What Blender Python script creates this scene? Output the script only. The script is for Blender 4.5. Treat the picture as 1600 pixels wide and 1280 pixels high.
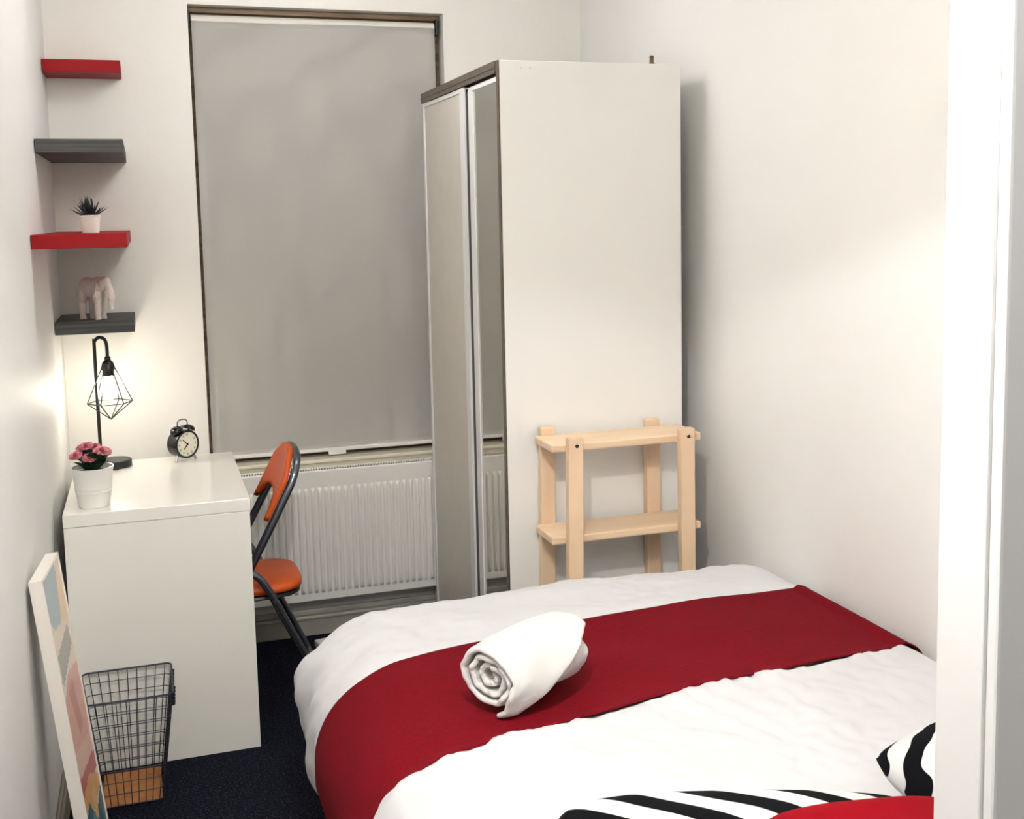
import bpy, bmesh, math, random
from mathutils import Vector, Matrix, noise
random.seed(7)
for o in list(bpy.data.objects): bpy.data.objects.remove(o)
S = bpy.context.scene
C = S.collection
PI = math.pi

# ------------------------------------------------------------------ camera
cam_d = bpy.data.cameras.new('camera'); cam = bpy.data.objects.new('camera', cam_d); C.objects.link(cam)
F_PX, YAW, PITCH, ROLL = 1801.0, .3257, .1106, -.0188
PPX, PPY = 838.86, 533.49
fw = Vector((math.sin(YAW)*math.cos(PITCH), math.cos(YAW)*math.cos(PITCH), -math.sin(PITCH)))
r0 = Vector((math.cos(YAW), -math.sin(YAW), 0)); u0 = r0.cross(fw)
rt = r0*math.cos(ROLL)+u0*math.sin(ROLL); up = -r0*math.sin(ROLL)+u0*math.cos(ROLL)
M = Matrix((rt, up, -fw)).transposed().to_4x4(); M.translation = (.2809, -4.238, 1.5516)
cam.matrix_world = M
cam_d.sensor_fit = 'HORIZONTAL'; cam_d.sensor_width = 36; cam_d.lens = F_PX*36/1600
cam_d.shift_x = -(PPX-800)/1600; cam_d.shift_y = -(640-PPY)/1600
cam_d.clip_start = .02
S.camera = cam

# ------------------------------------------------------------------ world, lights, exposure
W = bpy.data.worlds.new('world'); S.world = W; W.use_nodes = True
W.node_tree.nodes['Background'].inputs[0].default_value = (.02, .025, .04, 1)
W.node_tree.nodes['Background'].inputs[1].default_value = .3
def light(name, loc, power, radius, col):
    d = bpy.data.lights.new(name, 'POINT'); d.energy = power; d.shadow_soft_size = radius; d.color = col
    o = bpy.data.objects.new(name, d); C.objects.link(o); o.location = loc; return o
light('room_ceiling_light', (.53, -3.06, 2.17), 29, .006, (1, .995, .985))
light('desk_end_fill_light', (.80, -1.02, 2.36), 9, .16, (1, .995, .985))  # added fill, unseen: brightens the back wall and blind
light('hall_fill_light', (.62, -4.15, 2.37), 15, .06, (1, .995, .985))  # invented hallway source, evens out brightness around the doorway
S.view_settings.view_transform = 'Standard'; S.view_settings.look = 'None'
S.view_settings.gamma = 1; S.view_settings.use_curve_mapping = False
S.view_settings.exposure = 0.72

# ------------------------------------------------------------------ helpers
def lin(c):
    return tuple(((v/255)/12.92 if v/255 <= .04045 else ((v/255+.055)/1.055)**2.4) for v in c)+(1,)
def mat(name, rgb, rough=.5, metal=0, bump=None, var=None, coat=0, sheen=0, spec=.5):
    m = bpy.data.materials.new(name); m.use_nodes = True
    nt = m.node_tree; b = nt.nodes['Principled BSDF']
    b.inputs['Base Color'].default_value = lin(rgb); b.inputs['Roughness'].default_value = rough
    b.inputs['Metallic'].default_value = metal; b.inputs['Specular IOR Level'].default_value = spec
    if coat: b.inputs['Coat Weight'].default_value = coat; b.inputs['Coat Roughness'].default_value = .06
    if sheen: b.inputs['Sheen Weight'].default_value = sheen; b.inputs['Sheen Roughness'].default_value = .6
    tc = nt.nodes.new('ShaderNodeTexCoord')
    def noise_node(sc, det=4):
        sc3 = sc if isinstance(sc, tuple) else (sc, sc, sc)
        mp = nt.nodes.new('ShaderNodeMapping'); mp.inputs['Scale'].default_value = sc3
        nt.links.new(tc.outputs['Object'], mp.inputs[0])
        n = nt.nodes.new('ShaderNodeTexNoise'); n.inputs['Scale'].default_value = 1; n.inputs['Detail'].default_value = det
        nt.links.new(mp.outputs[0], n.inputs['Vector']); return n
    if var:
        sc, rgb2, lo, hi = var
        n = noise_node(sc); r = nt.nodes.new('ShaderNodeValToRGB')
        r.color_ramp.elements[0].position = lo; r.color_ramp.elements[1].position = hi
        r.color_ramp.elements[0].color = lin(rgb2); r.color_ramp.elements[1].color = lin(rgb)
        nt.links.new(n.outputs['Fac'], r.inputs[0]); nt.links.new(r.outputs[0], b.inputs['Base Color'])
    if bump:
        sc, st = bump
        n = noise_node(sc, 3); bp = nt.nodes.new('ShaderNodeBump'); bp.inputs['Strength'].default_value = st
        bp.inputs['Distance'].default_value = .004 if (max(sc) if isinstance(sc, tuple) else sc) < 100 else .0007
        nt.links.new(n.outputs['Fac'], bp.inputs['Height']); nt.links.new(bp.outputs[0], b.inputs['Normal'])
    return m
M_ = {}
M_['wall'] = mat('wall_paint', (238, 236, 231), .5, bump=(60, .12), var=(3, (235, 232, 226), .3, .7))
M_['wall_side'] = mat('wall_paint_satin', (238, 237, 235), .5, bump=(50, .10), var=(3, (236, 235, 232), .3, .7))
M_['ceiling'] = mat('ceiling_paint', (243, 242, 239), .8, bump=(80, .1))
M_['trimw'] = mat('white_gloss_trim', (224, 223, 222), .35, bump=(30, .05))
M_['sill'] = mat('cream_sill_paint', (226, 220, 200), .4, bump=(40, .1), var=(20, (220, 212, 192), .35, .6))
M_['skirt'] = mat('old_grey_gloss', (178, 175, 166), .35, bump=(30, .1), var=((8, 10, 10), (164, 161, 153), .35, .6))
M_['brown_wood'] = mat('brown_frame_wood', (140, 118, 90), .55, bump=((4, 40, 40), .3), var=((6, 60, 60), (92, 72, 50), .3, .7))
M_['glass'] = mat('window_glass', (20, 26, 36), .05)
M_['melamine'] = mat('white_melamine', (236, 235, 232), .32, bump=(200, .03))
M_['desk'] = mat('white_desk_lacquer', (240, 238, 231), .22, bump=(200, .02))
M_['alu_dark'] = mat('brown_grey_track', (112, 100, 88), .4, .4, var=((2, 60, 60), (92, 80, 70), .3, .7))
M_['door_grey'] = mat('grey_satin_door', (206, 200, 190), .4, 0, bump=(200, .03), var=(14, (202, 196, 186), .3, .7))
M_['mirror'] = mat('mirror_silver', (205, 203, 196), .02, 1)
M_['dark'] = mat('dark_recess', (26, 26, 32), .7)
M_['blind'] = mat('blind_fabric', (236, 233, 228), .9, bump=(400, .15), var=(300, (232, 229, 224), .3, .7))
M_['roller'] = mat('blind_roller_cream', (226, 222, 212), .5)
M_['black'] = mat('black_satin', (16, 17, 22), .4)
M_['black_plastic'] = mat('black_gloss', (14, 14, 18), .25)
M_['rad'] = mat('radiator_enamel', (234, 232, 227), .3, bump=(60, .03))
M_['red'] = mat('red_lacquer', (150, 0, 12), .55, bump=(80, .05), spec=.25)
M_['grey_wood'] = mat('grey_stained_wood', (84, 86, 84), .6, bump=((3, 5, 140), .4), var=((3, 6, 120), (50, 51, 52), .35, .65))
M_['pine'] = mat('pale_pine', (232, 206, 176), .5, bump=((6, 6, 60), .1), var=((14, 14, 3), (222, 190, 156), .3, .75))
M_['pine_h'] = mat('pale_pine_board', (234, 210, 180), .5, bump=((6, 60, 60), .1), var=((3, 30, 30), (224, 194, 160), .3, .75))
M_['pot'] = mat('white_ceramic', (232, 230, 224), .35)
M_['soil'] = mat('dark_soil', (38, 30, 26), .95, bump=(200, .8))
M_['leaf'] = mat('dark_green_leaf', (44, 86, 54), .5, var=(60, (16, 40, 26), .3, .7))
M_['succ'] = mat('black_green_leaf', (14, 22, 26), .5, var=(80, (8, 14, 20), .3, .7))
M_['petal'] = mat('pink_petal', (216, 142, 150), .6, var=(120, (184, 98, 112), .3, .7))
M_['petal_c'] = mat('flower_centre', (150, 52, 64), .8)
M_['ele'] = mat('pinkish_ceramic', (236, 224, 217), .5, bump=(60, .05))
M_['dial'] = mat('cream_dial', (232, 228, 208), .5)
M_['chrome'] = mat('chrome', (170, 170, 172), .32, 1)
M_['tube'] = mat('gunmetal_tube', (104, 108, 118), .25, .85, bump=(60, .05))
M_['orange'] = mat('orange_vinyl', (200, 84, 16), .5, bump=(160, .12), var=(12, (188, 68, 12), .3, .7))
M_['wire'] = mat('dark_blue_wire', (24, 26, 48), .4)
M_['cork'] = mat('brown_board', (164, 108, 56), .7, bump=(60, .2), var=(40, (140, 86, 40), .3, .7))
M_['duvet'] = mat('white_cotton', (206, 206, 208), .85, bump=(26, .18), sheen=.15)
M_['mattress'] = mat('mattress_ticking', (215, 212, 205), .9, bump=(60, .2))
M_['runner'] = mat('red_woven', (116, 0, 18), .9, bump=((500, 500, 500), .5), var=((60, 400, 300), (96, 0, 13), .35, .65), spec=.15)
M_['cushion_red'] = mat('red_velvet', (132, 0, 16), .9, bump=(180, .5), spec=.1)
M_['terry'] = mat('white_terry', (214, 211, 209), .95, bump=(95, .45), sheen=.3)
M_['bedwood'] = mat('dark_brown_wood', (70, 46, 36), .55, var=((20, 20, 4), (48, 30, 24), .3, .7))
M_['frame_white'] = mat('white_picture_frame', (232, 226, 218), .45)
M_['skirt_brown'] = mat('skirting_grey_brown', (150, 142, 130), .5, var=((30, 3, 30), (120, 112, 100), .3, .7))
M_['rivet'] = mat('steel_screw', (150, 150, 150), .3, 1)

def carpet():
    m = bpy.data.materials.new('navy_carpet'); m.use_nodes = True; nt = m.node_tree; b = nt.nodes['Principled BSDF']
    b.inputs['Roughness'].default_value = 1; b.inputs['Specular IOR Level'].default_value = .1
    tc = nt.nodes.new('ShaderNodeTexCoord')
    n = nt.nodes.new('ShaderNodeTexNoise'); n.inputs['Scale'].default_value = 170; n.inputs['Detail'].default_value = 2
    nt.links.new(tc.outputs['Object'], n.inputs['Vector'])
    r = nt.nodes.new('ShaderNodeValToRGB'); e = r.color_ramp.elements
    e[0].position = .50; e[0].color = lin((9, 10, 17)); e[1].position = .74; e[1].color = lin((46, 52, 72))
    nt.links.new(n.outputs['Fac'], r.inputs[0]); nt.links.new(r.outputs[0], b.inputs['Base Color'])
    bp = nt.nodes.new('ShaderNodeBump'); bp.inputs['Strength'].default_value = .8; bp.inputs['Distance'].default_value = .006
    nt.links.new(n.outputs['Fac'], bp.inputs['Height']); nt.links.new(bp.outputs[0], b.inputs['Normal'])
    return m
M_['carpet'] = carpet()
def zebra(name, kind):
    m = bpy.data.materials.new(name); m.use_nodes = True; nt = m.node_tree; b = nt.nodes['Principled BSDF']
    b.inputs['Roughness'].default_value = .9; b.inputs['Specular IOR Level'].default_value = .12
    tc = nt.nodes.new('ShaderNodeTexCoord'); mp = nt.nodes.new('ShaderNodeMapping')
    nt.links.new(tc.outputs['Object'], mp.inputs[0])
    w = nt.nodes.new('ShaderNodeTexWave'); w.wave_type = 'BANDS' if kind == 0 else 'RINGS'
    if kind == 0:
        mp.inputs['Rotation'].default_value = (0, 0, math.radians(-48)); w.bands_direction = 'X'
        w.inputs['Scale'].default_value = 3.6; w.inputs['Distortion'].default_value = 2.6; w.inputs['Detail Scale'].default_value = 1.1
    else:
        w.rings_direction = 'Z'; mp.inputs['Location'].default_value = (.02, .10, 0)
        w.inputs['Scale'].default_value = 6.0; w.inputs['Distortion'].default_value = 3.2; w.inputs['Detail Scale'].default_value = 2.2
    w.inputs['Detail'].default_value = 1.0
    nt.links.new(mp.outputs[0], w.inputs['Vector'])
    r = nt.nodes.new('ShaderNodeValToRGB'); e = r.color_ramp.elements
    e[0].position = .46; e[0].color = lin((3, 4, 9)); e[1].position = .50; e[1].color = lin((212, 212, 212))
    nt.links.new(w.outputs['Fac'], r.inputs[0]); nt.links.new(r.outputs[0], b.inputs['Base Color'])
    return m
M_['zebra'] = zebra('zebra_cotton', 0); M_['zebra_rings'] = zebra('zebra_cotton_curl', 1)

# -- geometry helpers
def box(bm, x0, x1, y0, y1, z0, z1, bev=0, seg=2):
    res = bmesh.ops.create_cube(bm, size=1)
    vs = res['verts']
    for v in vs:
        v.co = Vector(((x0+x1)/2+v.co.x*(x1-x0), (y0+y1)/2+v.co.y*(y1-y0), (z0+z1)/2+v.co.z*(z1-z0)))
    if bev:
        es = list({e for v in vs for e in v.link_edges})
        bmesh.ops.bevel(bm, geom=es, offset=bev, segments=seg, affect='EDGES', profile=.5)
def smooth_pts(pts, n=6):
    P = [Vector(p) for p in pts]
    if len(P) < 3 or n <= 1: return P
    out = []
    for i in range(len(P)-1):
        p0 = P[i-1] if i else P[0]*2-P[1]; p1 = P[i]; p2 = P[i+1]; p3 = P[i+2] if i+2 < len(P) else P[-1]*2-P[-2]
        for k in range(n):
            t = k/n
            out.append(.5*((2*p1)+(p2-p0)*t+(2*p0-5*p1+4*p2-p3)*t*t+(3*p1-p0-3*p2+p3)*t**3))
    out.append(P[-1]); return out
def tube(bm, pts, r, seg=10, n=6, closed=False):
    P = smooth_pts(pts, n) if not closed else [Vector(p) for p in pts]
    L = len(P); rings = []
    nrm = None
    for i in range(L):
        if closed: t = P[(i+1) % L]-P[i-1]
        else: t = P[min(i+1, L-1)]-P[max(i-1, 0)]
        t.normalize()
        if nrm is None:
            a = Vector((0, 0, 1)) if abs(t.z) < .9 else Vector((1, 0, 0)); nrm = t.cross(a).normalized()
        else:
            nrm = (nrm-t*nrm.dot(t)).normalized()
        bn = t.cross(nrm); rr = r[i] if isinstance(r, list) else r
        rings.append([bm.verts.new(P[i]+(nrm*math.cos(2*PI*k/seg)+bn*math.sin(2*PI*k/seg))*rr) for k in range(seg)])
    for i in range(L if closed else L-1):
        A, B = rings[i], rings[(i+1) % L]
        for k in range(seg): bm.faces.new((A[k], A[(k+1) % seg], B[(k+1) % seg], B[k]))
    if not closed: bm.faces.new(rings[0][::-1]); bm.faces.new(rings[-1])
def lathe(bm, prof, seg=40, c=(0, 0, 0), cap=True):
    rings = []
    for r, z in prof:
        rings.append([bm.verts.new((c[0]+r*math.cos(2*PI*k/seg), c[1]+r*math.sin(2*PI*k/seg), c[2]+z)) for k in range(seg)])
    for A, B in zip(rings, rings[1:]):
        for k in range(seg): bm.faces.new((A[k], A[(k+1) % seg], B[(k+1) % seg], B[k]))
    if cap: bm.faces.new(rings[0][::-1]); bm.faces.new(rings[-1])
def obj(name, bm, m, parent=None, smooth=False, loc=None):
    me = bpy.data.meshes.new(name); bmesh.ops.recalc_face_normals(bm, faces=bm.faces); bm.to_mesh(me); bm.free()
    if smooth:
        for p in me.polygons: p.use_smooth = True
    me.materials.append(M_[m] if isinstance(m, str) else m)
    o = bpy.data.objects.new(name, me); C.objects.link(o)
    if parent: o.parent = parent
    if loc: o.location = loc
    return o
def auto(o, ang=40):
    me = o.data
    for p in me.polygons: p.use_smooth = True
    me.set_sharp_from_angle(angle=math.radians(ang)); return o
def nb(): return bmesh.new()
def boxo(name, dims, m, parent=None, bev=0.0, loc=None):
    b = nb(); box(b, *dims, bev=bev); return obj(name, b, m, parent, loc=loc)
def tag(o, label, cat, group=None):
    o['label'] = label; o['category'] = cat
    if group: o['group'] = group
    return o
def struct(o, label=None, cat=None):
    o['kind'] = 'structure'
    if label: o['label'] = label
    if cat: o['category'] = cat
    return o
def thing(name, label, cat, loc=(0, 0, 0), rz=0, group=None):
    o = bpy.data.objects.new(name, None); C.objects.link(o); o.location = loc; o.rotation_euler = (0, 0, rz)
    o.empty_display_size = .05
    return tag(o, label, cat, group)

# ------------------------------------------------------------------ room shell
RW, CH = 1.91, 2.5                   # room width, ceiling height
YF0, YF1 = -3.27, -3.20              # front (door) wall
DX0, DX1, DZ = .10, 1.10, 2.0        # doorway
WX0, WX1, WZ0, WZ1, WD = .464, 1.370, .665, 2.291, .13   # window recess
struct(boxo('floor', (-.9, 2.4, -5.4, .15, -.1, 0), 'carpet'), 'dark navy flecked carpet covering the floor', 'floor')
struct(boxo('ceiling', (-.9, 2.4, -5.4, .15, CH, CH+.1), 'ceiling'), 'plain white ceiling above the bedroom', 'ceiling')
struct(boxo('wall_left', (-.12, 0, YF1, .15, 0, CH), 'wall_side'), 'off-white painted wall carrying the four shelves', 'wall')
struct(boxo('wall_right', (RW, RW+.12, YF1, .15, 0, CH), 'wall_side'), 'off-white painted wall along the side of the bed', 'wall')
b = nb()
box(b, 0, WX0, 0, .15, 0, CH); box(b, WX1, RW, 0, .15, 0, CH); box(b, WX0, WX1, 0, .15, 0, WZ0-.02); box(b, WX0, WX1, 0, .15, WZ1, CH)
struct(obj('wall_back', b, 'wall'), 'cream wall around the window behind the desk', 'wall')
b = nb()
box(b, -.9, DX0-.03, YF0, YF1, 0, CH); box(b, DX1+.03, 2.4, YF0, YF1, 0, CH); box(b, DX0-.03, DX1+.03, YF0, YF1, DZ+.03, CH)
struct(obj('wall_front', b, 'wall'), 'white partition wall with the doorway', 'wall')
struct(boxo('wall_hall_left', (-.95, -.9, -5.4, YF0, 0, CH), 'wall'), 'white hallway wall outside the frame', 'wall')
struct(boxo('wall_hall_right', (2.4, 2.45, -5.4, YF0, 0, CH), 'wall'), 'white hallway wall beyond the door frame', 'wall')
struct(boxo('wall_hall_back', (-.95, 2.45, -5.45, -5.4, 0, CH), 'wall'), 'white hallway wall behind the camera', 'wall')
d = bpy.data.objects.new('door_1', None); C.objects.link(d); d.location = (DX1, YF1, 0)
struct(d, 'white painted door frame at the right edge of the picture', 'door frame')
def rel(name, dims, m, root, bev=0):
    x, y, z = root.location
    return boxo(name, (dims[0]-x, dims[1]-x, dims[2]-y, dims[3]-y, dims[4]-z, dims[5]-z), m, root, bev)
rel('jamb', (DX1, DX1+.03, YF0-.002, YF1+.004, 0, DZ+.03), 'trimw', d, .002)
rel('jamb', (DX0-.03, DX0, YF0-.002, YF1+.004, 0, DZ+.03), 'trimw', d, .002)
rel('head', (DX0, DX1, YF0-.002, YF1+.004, DZ, DZ+.03), 'trimw', d, .002)
rel('architrave', (DX1+.003, DX1+.075, YF0-.02, YF0-.002, 0, DZ+.08), 'trimw', d, .004)
rel('architrave', (DX0-.075, DX0-.003, YF0-.02, YF0-.002, 0, DZ+.08), 'trimw', d, .004)
rel('architrave', (DX0-.003, DX1+.003, YF0-.02, YF0-.002, DZ+.005, DZ+.08), 'trimw', d, .004)

# window: recess frame, pane, sill
w = bpy.data.objects.new('window_1', None); C.objects.link(w); w.location = ((WX0+WX1)/2, .1, WZ0)
struct(w, 'brown-edged window frame hidden behind the roller blind', 'window')
rel('frame_jamb', (WX0+.0005, WX0+.05, .075, .125, WZ0, WZ1-.001), 'brown_wood', w, .003)
rel('frame_jamb', (WX1-.05, WX1-.0005, .075, .125, WZ0, WZ1-.001), 'brown_wood', w, .003)
rel('frame_head', (WX0+.05, WX1-.05, .075, .125, WZ1-.06, WZ1-.001), 'brown_wood', w, .003)
rel('frame_head', (WX0+.002, WX1-.002, .05, .075, WZ1-.02, WZ1-.001), 'brown_wood', w, .003)
rel('frame_bottom', (WX0+.05, WX1-.05, .075, .125, WZ0, WZ0+.05), 'brown_wood', w, .003)
rel('frame_bar', (WX0+.05, WX1-.05, .08, .12, 1.45, 1.49), 'brown_wood', w, .003)
rel('pane', (WX0+.05, WX1-.05, .098, .104, WZ0+.05, 1.45), 'glass', w)
rel('pane', (WX0+.05, WX1-.05, .098, .104, 1.49, WZ1-.06), 'glass', w)
b = nb()
box(b, WX0-.0, WX1+.0, -.012, .074, WZ0-.018, WZ0, .003)
box(b, WX0-.02, 1.45, -.022, -.001, .612, WZ0-.006, .005)
box(b, WX0-.02, 1.45, -.030, -.001, WZ0-.014, WZ0, .004)
struct(obj('trim_1', b, 'sill'), 'cream painted window sill board above the radiator', 'window sill')
# back skirting: stepped old moulding
b = nb()
box(b, .001, RW-.001, -.022, -.001, 0, .062, .002); box(b, .001, RW-.001, -.030, -.001, .062, .078, .005); box(b, .001, RW-.001, -.016, -.001, .078, .098, .004)
struct(obj('baseboard_back', b, 'skirt'), 'worn grey skirting board under the radiator', 'skirting board')
b = nb(); box(b, .001, .016, YF1+.01, -.035, 0, .085, .003); box(b, .001, .010, YF1+.01, -.035, .085, .10, .003)
struct(obj('baseboard_left', b, 'skirt_brown'), 'grey-brown skirting board behind the leaning picture', 'skirting board')
b = nb(); box(b, RW-.007, RW-.001, YF1+.01, -.035, 0, .085, .002)
struct(obj('baseboard_right', b, 'skirt_brown'), 'grey-brown skirting board behind the bed', 'skirting board')

# ------------------------------------------------------------------ wardrobe
WRX0, WRX1, WRY0, WRY1, WRH = 1.254, 1.824, -1.056, -.115, 1.985
t = thing('wardrobe', 'tall white sliding-door wardrobe standing against the right wall', 'wardrobe', (1.54, -.585, 0))
def rp(name, dims, m, bev=0, root=None):
    return rel(name, dims, m, root or t, bev)
sp = rp('side_panel', (WRX0+.004, WRX1, WRY0, WRY0+.02, 0, WRH), 'melamine', .0012)
for xs in (1.324, 1.352):
    bb = nb(); lathe(bb, [(.0045, 0), (.0045, .0012), (.003, .0016)], 14)
    s_ = obj('screw_cap', bb, 'trimw', sp); s_.rotation_euler = (PI/2, 0, 0); s_.location = Vector((xs, WRY0-.0001, 1.966))-t.location
ed = rp('edge_strip', (WRX0, WRX0+.004, WRY0, WRY0+.02, 0, WRH), 'alu_dark')
rp('side_panel', (WRX0+.02, WRX1, WRY1-.02, WRY1, 0, WRH), 'melamine', .0012)
rp('top_panel', (WRX0+.05, WRX1-.01, WRY0+.02, WRY1-.02, WRH-.022, WRH-.002), 'melamine')
rp('bottom_panel', (WRX0+.06, WRX1-.01, WRY0+.02, WRY1-.02, .05, .07), 'melamine')
rp('plinth', (WRX0+.08, WRX0+.1, WRY0+.02, WRY1-.02, 0, .05), 'melamine')
rp('back_panel', (WRX1-.01, WRX1-.004, WRY0+.02, WRY1-.02, .02, WRH-.02), 'melamine')
b = nb()
x0, y0, z0 = t.location
for (xa, xb, za, zb) in ((WRX0-.004, WRX0+.05, WRH-.007, WRH), (WRX0-.004, WRX0+.000, WRH-.034, WRH-.007), (WRX0+.026, WRX0+.030, WRH-.04, WRH-.007)):
    box(b, xa-x0, xb-x0, WRY0+.0202-y0, WRY1-y0, za-z0, zb-z0)
box(b, WRX0-.006-x0, WRX0-.004-x0, WRY0+.021-y0, WRY1-y0, WRH-.02-z0, WRH-.015-z0)
obj('top_track', b, 'alu_dark', t)
b = nb(); box(b, WRX0-.002-x0, WRX0+.055-x0, WRY0+.0202-y0, WRY1-.02-y0, .07-z0, .078-z0)
obj('bottom_track', b, 'alu_dark', t)
# far sliding door (outer track) plain grey, white edge stiles
def door(xf, ya, yb, ztop, m, st_near, st_far):
    dd = rp('sliding_door', (xf+.004, xf+.016, ya+.001, yb-.001, .085, ztop-.001), m)
    x, y, z = t.location
    def part(name, dims, mm):
        bb = nb(); box(bb, dims[0]-x, dims[1]-x, dims[2]-y, dims[3]-y, dims[4]-z, dims[5]-z, .001); return obj(name, bb, mm, dd)
    part('stile', (xf, xf+.02, ya, ya+st_near, .08, ztop), 'trimw'); part('stile', (xf, xf+.02, yb-st_far, yb, .08, ztop), 'trimw')
    part('rail', (xf+.001, xf+.019, ya+st_near, yb-st_far, ztop-.014, ztop), 'trimw'); part('rail', (xf+.001, xf+.019, ya+st_near, yb-st_far, .08, .11), 'trimw')
    part('edge_seal', (xf+.001, xf+.019, yb, yb+.004, .08, ztop), 'black')
    return dd
d1 = door(WRX0-.001, -.680, -.122, WRH-.036, 'door_grey', .048, .020); d1['label'] = 'plain grey sliding door panel with white stiles'
d2 = door(WRX0+.004, WRY0+.022, -.686, WRH-.042, 'mirror', .001, .001); d2['label'] = 'mirrored sliding door with white stile'
rp('stile', (WRX0+.0035, WRX0+.0078, -.768, -.7205, .085, WRH-.05), 'trimw')
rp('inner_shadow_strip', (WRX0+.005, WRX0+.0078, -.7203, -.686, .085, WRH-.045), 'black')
rp('edge_seal', (WRX0+.002, WRX0+.0078, WRY0+.0202, WRY0+.026, .085, WRH-.042), 'black')
pg = nb(); box(pg, -.006, .006, -.004, .004, 0, .028, .0015); box(pg, -.009, .009, -.006, .006, 0, .004, .001)
tag(obj('wooden_stub', pg, 'brown_wood', loc=(1.742, -1.03, WRH)), 'tiny brown wooden stub standing up on top of the wardrobe', 'stub')

# ------------------------------------------------------------------ roller blind
t = thing('roller_blind', 'pale grey roller blind pulled down over the window', 'roller blind', (.91, .04, 2.245))
b = nb(); tube(b, [(-.434, 0, 0), (.432, 0, 0)], .017, 20, 1); o = auto(obj('roller', b, 'roller', t))
b = nb(); nx, nz = 30, 60
g = [[b.verts.new((-.434+.866*i/nx, -.016+.0016*math.sin(i*.9)*(j/nz)+.001*math.sin(j*.3+i*.2), -.004-1.552*j/nz)) for i in range(nx+1)] for j in range(nz+1)]
for j in range(nz):
    for i in range(nx): b.faces.new((g[j][i], g[j][i+1], g[j+1][i+1], g[j+1][i]))
bmesh.ops.solidify(b, geom=b.faces[:], thickness=.0012)
obj('fabric', b, 'blind', t, True)
b = nb(); box(b, -.434, .432, -.020, -.010, -1.562, -1.548, .002); obj('bottom_bar', b, 'blind', t)
b = nb(); box(b, -.020, .046, -.024, -.0205, -1.575, -1.548, .0015); obj('pull_tab', b, 'trimw', t)
for sx in (-.443, .441):
    b = nb(); box(b, sx-.004, sx+.004, -.02, .02, -.03, .03, .003); tube(b, [(sx-.006, 0, 0), (sx+.006, 0, 0)], .014, 16, 1); obj('bracket', b, 'black', t)

# ------------------------------------------------------------------ radiator
t = thing('radiator', 'white ribbed panel radiator under the window', 'radiator', (1.05, -.06, .155))
RX0, RX1, RZ = -.63, .66, .485
b = nb(); box(b, RX0, RX1, -.036, -.024, 0, RZ, .005, 3); pn = obj('front_panel', b, 'rad', t)
# pressed ribs, one shared mesh
b = nb(); nsec = 8; hw = .0078
prof = [(-hw+2*hw*k/nsec, -.0105*math.sin(PI*k/nsec)**.6 if 0 < k < nsec else 0) for k in range(nsec+1)]
zs = [.030, .036, .043, .052, .40, .409, .416, .422]; am = [0, .55, .9, 1, 1, .9, .55, 0]
R_ = [[b.verts.new((x, y*a, z)) for x, y in prof] for z, a in zip(zs, am)]
for A, B in zip(R_, R_[1:]):
    for k in range(nsec): b.faces.new((A[k], A[k+1], B[k+1], B[k]))
bmesh.ops.remove_doubles(b, verts=b.verts, dist=1e-6)
rib0 = obj('rib', b, 'rad', pn, True, loc=(0, -.0361, 0)); n = 0
x = RX0+.03
while x < RX1-.03:
    o = rib0 if n == 0 else rib0.copy()
    if n: C.objects.link(o); o.parent = pn
    o.location = (x, -.0361, 0); n += 1; x += .0241
b = nb(); box(b, RX0, RX1, .012, .024, 0, RZ, .004); obj('back_panel', b, 'rad', t)
b = nb(); box(b, RX0+.002, RX1-.002, -.022, .010, RZ-.006, RZ-.003)
obj('top_grille', b, 'black', t)
b = nb()
x = RX0+.006
while x < RX1-.01:
    box(b, x, x+.004, -.022, .011, RZ-.003, RZ+.001); x += .0095
obj('grille_fins', b, 'rad', t)
for sx in (RX0-.003, RX1+.003):
    b = nb(); box(b, sx-.003, sx+.003, -.034, .022, .004, RZ-.001, .002); obj('side_cover', b, 'rad', t)
for sx in (RX0+.2, RX1-.2):
    b = nb(); box(b, sx-.015, sx+.015, .0245, .058, .05, .42); obj('wall_bracket', b, 'rad', t)
for sx in (RX1-.05,):
    b = nb(); tube(b, [(sx, 0, -.154), (sx, 0, .005)], .008, 12, 1); obj('pipe', b, 'rad', t)

# ------------------------------------------------------------------ desk
DKX0, DKX1, DKY0, DKY1, DH = .028, .531, -.886, -.172, .75
t = thing('desk', 'plain white desk with a solid end panel in the left corner', 'desk', (.28, -.53, 0))
rel('desktop', (DKX0, DKX1, DKY0, DKY1, DH-.036, DH), 'desk', t, .0015)
rel('end_panel', (DKX0+.001, DKX1-.002, DKY0+.002, DKY0+.036, 0, DH-.0375), 'desk', t, .001)
rel('end_panel', (DKX0+.001, DKX1-.002, DKY1-.036, DKY1-.002, 0, DH-.0375), 'desk', t, .001)
rel('back_panel', (DKX0+.02, DKX0+.038, DKY0+.037, DKY1-.037, .25, DH-.0375), 'desk', t, .001)

# ------------------------------------------------------------------ wall shelves
def shelf(name, y0, zt, th, m, label):
    bb = nb(); box(bb, 0, .2365, y0, -.003, -th, 0, .0012)
    return tag(obj(name, bb, m, loc=(.0015, 0, zt)), label, 'shelf', 'floating shelves on the left wall')
shelf('wall_shelf', -.185, 2.071, .040, 'red', 'short red floating shelf, highest of the four')
shelf('wall_shelf', -.652, 1.788, .038, 'grey_wood', 'empty grey wood floating shelf between the two red shelves')
shelf('wall_shelf', -.960, 1.520, .038, 'red', 'red floating shelf carrying the spiky potted succulent')
shelf('wall_shelf', -.340, 1.238, .040, 'grey_wood', 'short grey wood floating shelf carrying the elephant')

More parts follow.
